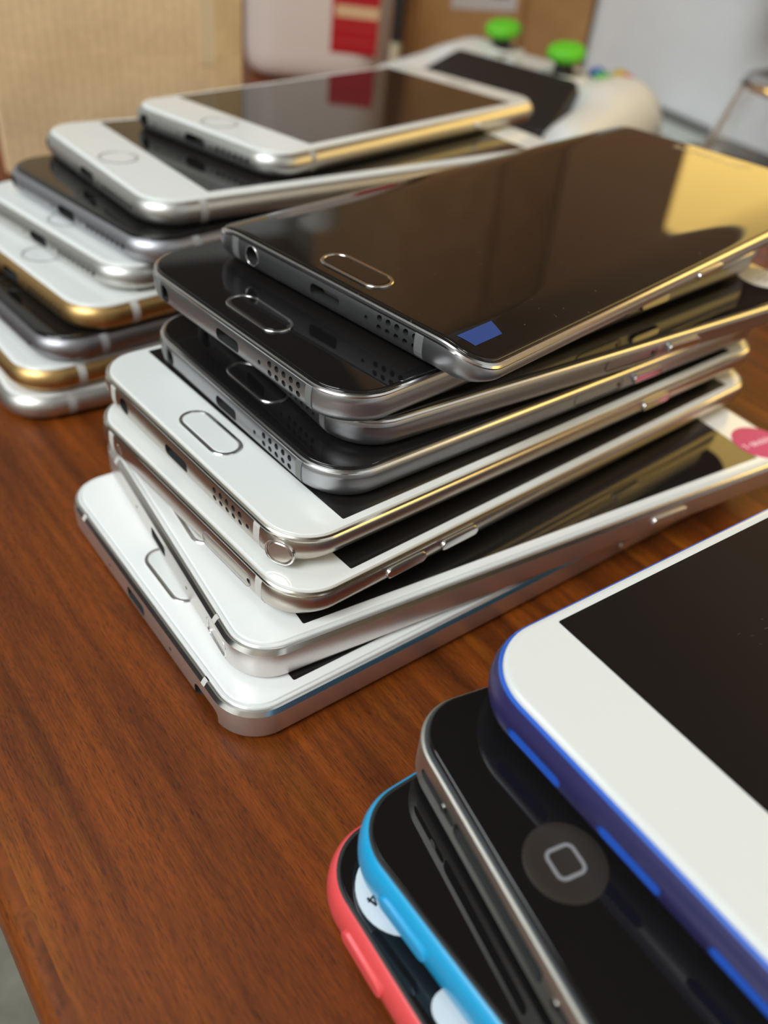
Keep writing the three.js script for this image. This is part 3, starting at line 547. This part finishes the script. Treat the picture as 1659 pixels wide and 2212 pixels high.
{ // plastic jug
  const t = thing('plastic_bottle', 'pinkish white plastic jug with red label behind the left stack', 'bottle');
  t.position.set(-0.0815, TY, -0.628); t.rotation.y = rad(3);
  const skin = mat({ color: lin(0.86, 0.74, 0.68), roughness: 0.35, transmission: 0.2, thickness: 0 });
  part('body', rings(94, 66, 24, [[0, 12], [1.2, 6], [4, 2.6], [9, 0.8], [16, 0], [150, 0], [168, 1.5], [184, 8], [196, 18], [205, 26]], { seg: 12, crease: 1.2 }), skin, t);
  part('neck', new THREE.CylinderGeometry(13, 15, 22, 32).translate(0, 214, 0), skin, t);
  part('cap', new THREE.CylinderGeometry(16, 16, 18, 32).translate(0, 232, 0), mat({ color: lin(0.7, 0.7, 0.68), roughness: 0.4 }), t);
  const tex = canvasTex(256, 512, (c) => {
    c.fillStyle = '#b01822'; c.fillRect(0, 0, 256, 512);
    c.fillStyle = '#d9b48c'; c.fillRect(18, 382, 238, 32);
    c.fillStyle = '#b33a34'; for (const y of [436, 474]) for (let k = 0; k < 9; k++) c.fillRect(24 + k * 24, y, 16, 10);
  });
  const lab = part('label', new THREE.BoxGeometry(29, 104, 0.4).translate(24.5, 72.5, 33.1), mat({ map: tex, roughness: 0.4 }), t);
  lab.userData.label = 'red printed label with a cream stripe';
}
{ // marker between the jug and the carton
  const t = thing('marker_pen', 'slim marker with black cap standing beside the plastic jug', 'pen');
  t.position.set(-0.0292, TY, -0.604);
  part('barrel', new THREE.CylinderGeometry(3.6, 3.2, 18, 20).translate(0, 9, 0), mat({ color: lin(0.72, 0.52, 0.5), roughness: 0.12, clearcoat: 1 }), t);
  part('collar', new THREE.CylinderGeometry(3.7, 3.7, 11, 20).translate(0, 23.4, 0), mat({ color: lin(0.6, 0.52, 0.36), roughness: 0.4 }), t);
  part('cap', new THREE.CylinderGeometry(3, 3.2, 60, 20).translate(0, 59, 0), mat({ color: lin(0.015, 0.015, 0.015), roughness: 0.4 }), t);
}
{ // game controller, face up, right end towards the viewer
  const t = thing('game_controller', 'white game controller with green thumbstick caps beside the wall', 'controller');
  const X = new THREE.Vector2(0.77, 0.635).normalize();
  t.position.set(0.053, TY, -0.5186); t.rotation.y = Math.atan2(-X.y, X.x);      // local +x = right, -z = away from the player
  const white = mat({ color: lin(0.72, 0.72, 0.7), roughness: 0.4 }), black = mat({ color: lin(0.012, 0.011, 0.011), roughness: 0.4 });
  const cap = (p, a, b, ra, rb) => { const ab = b.clone().sub(a), h = THREE.MathUtils.clamp(p.clone().sub(a).dot(ab) / ab.lengthSq(), 0, 1); return p.distanceTo(a.clone().addScaledVector(ab, h)) - (ra + (rb - ra) * h); };
  const smin = (a, b, k) => { const h = Math.max(k - Math.abs(a - b), 0) / k; return Math.min(a, b) - h * h * k / 4; };
  const v = (x, y, z) => new THREE.Vector3(x, y, z);
  const sdf = (p) => {
    const q = v(Math.abs(p.x) - 46, Math.abs(p.y - 23) - 4, Math.abs(p.z + 8) - 16), core = v(Math.max(q.x, 0), Math.max(q.y, 0), Math.max(q.z, 0)).length() + Math.min(Math.max(q.x, q.y, q.z), 0) - 12;
    let d = core; const s = Math.sign(p.x) || 1;
    d = smin(d, cap(p, v(s * 54, 21, -8), v(s * 61, 17, 50), 21, 15), 14);
    return Math.max(d, 0.6 - p.y);
  };
  const R = 56, S = 92, mc = new MarchingCubes(R, new THREE.MeshBasicMaterial(), false, false, 200000); mc.isolation = 0;
  for (let k = 0; k < R; k++) for (let j = 0; j < R; j++) for (let i = 0; i < R; i++) { const c = (n) => (n - R / 2) / (R / 2) * S; mc.field[i + j * R + k * R * R] = -sdf(v(c(i), c(j) + 20, c(k) + 10)); }
  mc.update();
  const g = new THREE.BufferGeometry(), n = mc.count ?? mc.geometry.drawRange.count;
  g.setAttribute('position', new THREE.BufferAttribute(new Float32Array(mc.positionArray.slice(0, n * 3)), 3));
  g.setAttribute('normal', new THREE.BufferAttribute(new Float32Array(mc.normalArray.slice(0, n * 3)), 3));
  g.scale(S, S, S).translate(0, 20, 10);
  part('shell', g, white, t);
  // dark pad filling the space between the grips
  const sh = new THREE.Shape(); sh.moveTo(-38, 0); sh.lineTo(34, 0); sh.quadraticCurveTo(40, 0, 41, -7); sh.lineTo(47, -34); sh.quadraticCurveTo(47, -40, 40, -40); sh.lineTo(-46, -40); sh.quadraticCurveTo(-54, -40, -52, -34); sh.lineTo(-42, -4); sh.quadraticCurveTo(-41, 0, -38, 0);
  part('pad', new THREE.ExtrudeGeometry(sh, { depth: 10, bevelEnabled: true, bevelSize: 1, bevelThickness: 1, bevelSegments: 3 }).translate(0, 0, -10).rotateX(-rad(90 - 28)).translate(0, 40.5, 19), black, t);
  for (const [x, z] of [[-38, -16], [20, 5]]) {
    part('stick_well', new THREE.TorusGeometry(12, 2.2, 10, 36).rotateX(Math.PI / 2).translate(x, 39, z), white, t);
    const st = part('thumbstick', new THREE.CylinderGeometry(4.5, 6, 10, 24).translate(x, 44, z), black, t);
    part('grip_cap', new THREE.LatheGeometry([[0, 0], [7, 0], [9.6, 1.2], [10.2, 3], [9.6, 5], [7.5, 6.2], [5, 5.6], [0, 5.2]].map(([a, b]) => new THREE.Vector2(a, b * 1.2)), 36).rotateX(rad(8)).translate(x, 46.5, z), mat({ color: lin(0.13, 0.6, 0.02), roughness: 0.6 }), st);
  }
  for (const [x, z, c] of [[29, -15, [0.05, 0.15, 0.5]], [38, -6, [0.1, 0.4, 0.06]], [47, -15, [0.6, 0.06, 0.05]], [38, -24, [0.55, 0.4, 0.03]]]) part('face_button', new THREE.SphereGeometry(5, 24, 12).scale(1, 0.6, 1).translate(x, 41, z), mat({ color: lin(...c), roughness: 0.25 }), t);
  part('dpad', mergeGeometries([new THREE.BoxGeometry(20, 4, 6.5), new THREE.BoxGeometry(6.5, 4, 20)]).translate(-20, 39, 5), white, t);
}
{ // dark wardrobe across the room, seen only in the polished edges
  const t = thing('wardrobe', 'dark charcoal wardrobe standing against the far wall', 'wardrobe');
  const c = roomAt(-0.42, 2.7); t.position.set(c.x, 0, c.y); t.rotation.y = wallTurn;
  const m = mat({ color: lin(0.02, 0.02, 0.026), roughness: 0.5 });
  part('carcass', new RoundedBoxGeometry(1.66, 2.1, 0.5, 2, 0.01).translate(0, 1.05, 0), m, t, true);
  for (const x of [-0.41, 0.41]) { const d = part('door', new RoundedBoxGeometry(0.8, 2.0, 0.02, 2, 0.006).translate(x, 1.05, -0.262), m, t, true); part('handle', new THREE.CylinderGeometry(0.008, 0.008, 0.2, 12).translate(x - Math.sign(x) * 0.34, 1.05, -0.282), M.steel, d, true); }
}
{ // upturned drinking glass
  const t = single('drinking_glass', metres(new THREE.LatheGeometry([[56, 0], [58, 0], [44, 54], [42, 57], [0, 57], [0, 55], [40, 55], [42, 52]].concat([[55, 0.2]]).map(([a, b]) => new THREE.Vector2(a, b)), 64)), mat({ color: lin(1, 1, 1), transmission: 1, roughness: 0.02, thickness: 0.002, ior: 1.45 }), 'clear upturned drinking glass at the right edge beside the wall', 'glass');
  t.position.copy(at(187, 0.1, -448));
}
{ // pale plastic card lying by the wall
  const t = single('plastic_card', metres(slab(66, 24, 3, 0, 2.5, 0.3, 6)), mat({ color: lin(0.6, 0.65, 0.6), roughness: 0.25 }), 'pale flat plastic piece lying on the table along the wall', 'plastic piece');
  t.position.copy(at(148, 0.1, -592)); t.rotation.y = wallTurn;
}
{ // shelf over the table, and the lamp beside it; both outside the frame and mirrored in the glass fronts
  const t = thing('wall_shelf', 'brown wooden wall shelf above the table', 'shelf');
  const c = roomAt(-0.15, 0.165); t.position.set(c.x, TY + 0.56, c.y); t.rotation.y = wallTurn;
  const wood = mat({ color: lin(0.13, 0.075, 0.04), roughness: 0.5 });
  part('board', new RoundedBoxGeometry(1.35, 0.026, 0.326, 2, 0.003).translate(0, 0.013, 0), wood, t, true);
  for (const x of [-0.55, 0.55]) part('bracket', new RoundedBoxGeometry(0.02, 0.1, 0.2, 2, 0.003).translate(x, 0.076, -0.06), wood, t, true);
  part('back_panel', new RoundedBoxGeometry(0.55, 0.44, 0.012, 2, 0.003).translate(0.15 - 0.068 + 0.275, -0.22, -0.158), mat({ color: lin(0.46, 0.25, 0.12), roughness: 0.45 }), t, true);
  const l = thing('wall_lamp', 'yellow glowing lamp shade on the wall beside the stacks', 'lamp');
  const lc = roomAt(LAMP.a, 0.03); l.position.set(lc.x, TY, lc.y); l.rotation.y = wallTurn;
  part('housing', new RoundedBoxGeometry(LAMP.w + 0.02, LAMP.h + 0.02, 0.05, 3, 0.008).translate(0, LAMP.y, -0.004), mat({ color: lin(0.5, 0.45, 0.35), roughness: 0.5 }), l, true);
  part('diffuser', new RoundedBoxGeometry(LAMP.w, LAMP.h, 0.01, 2, 0.002).translate(0, LAMP.y, 0.022), mat({ color: lin(0.7, 0.5, 0.2), roughness: 0.6, emissive: LAMP.color, emissiveIntensity: 0.5 }), l, true);
}

// ---------------------------------------------------------------- turn the whole place so that the room's walls run along the axes
{
  const phi = Math.atan2(WD.y, WD.x) - Math.PI / 2, q = new THREE.Quaternion().setFromAxisAngle(new THREE.Vector3(0, 1, 0), phi);
  for (const o of scene.children) { o.position.applyQuaternion(q); o.quaternion.premultiply(q); }
}
renderer.render(scene, camera);
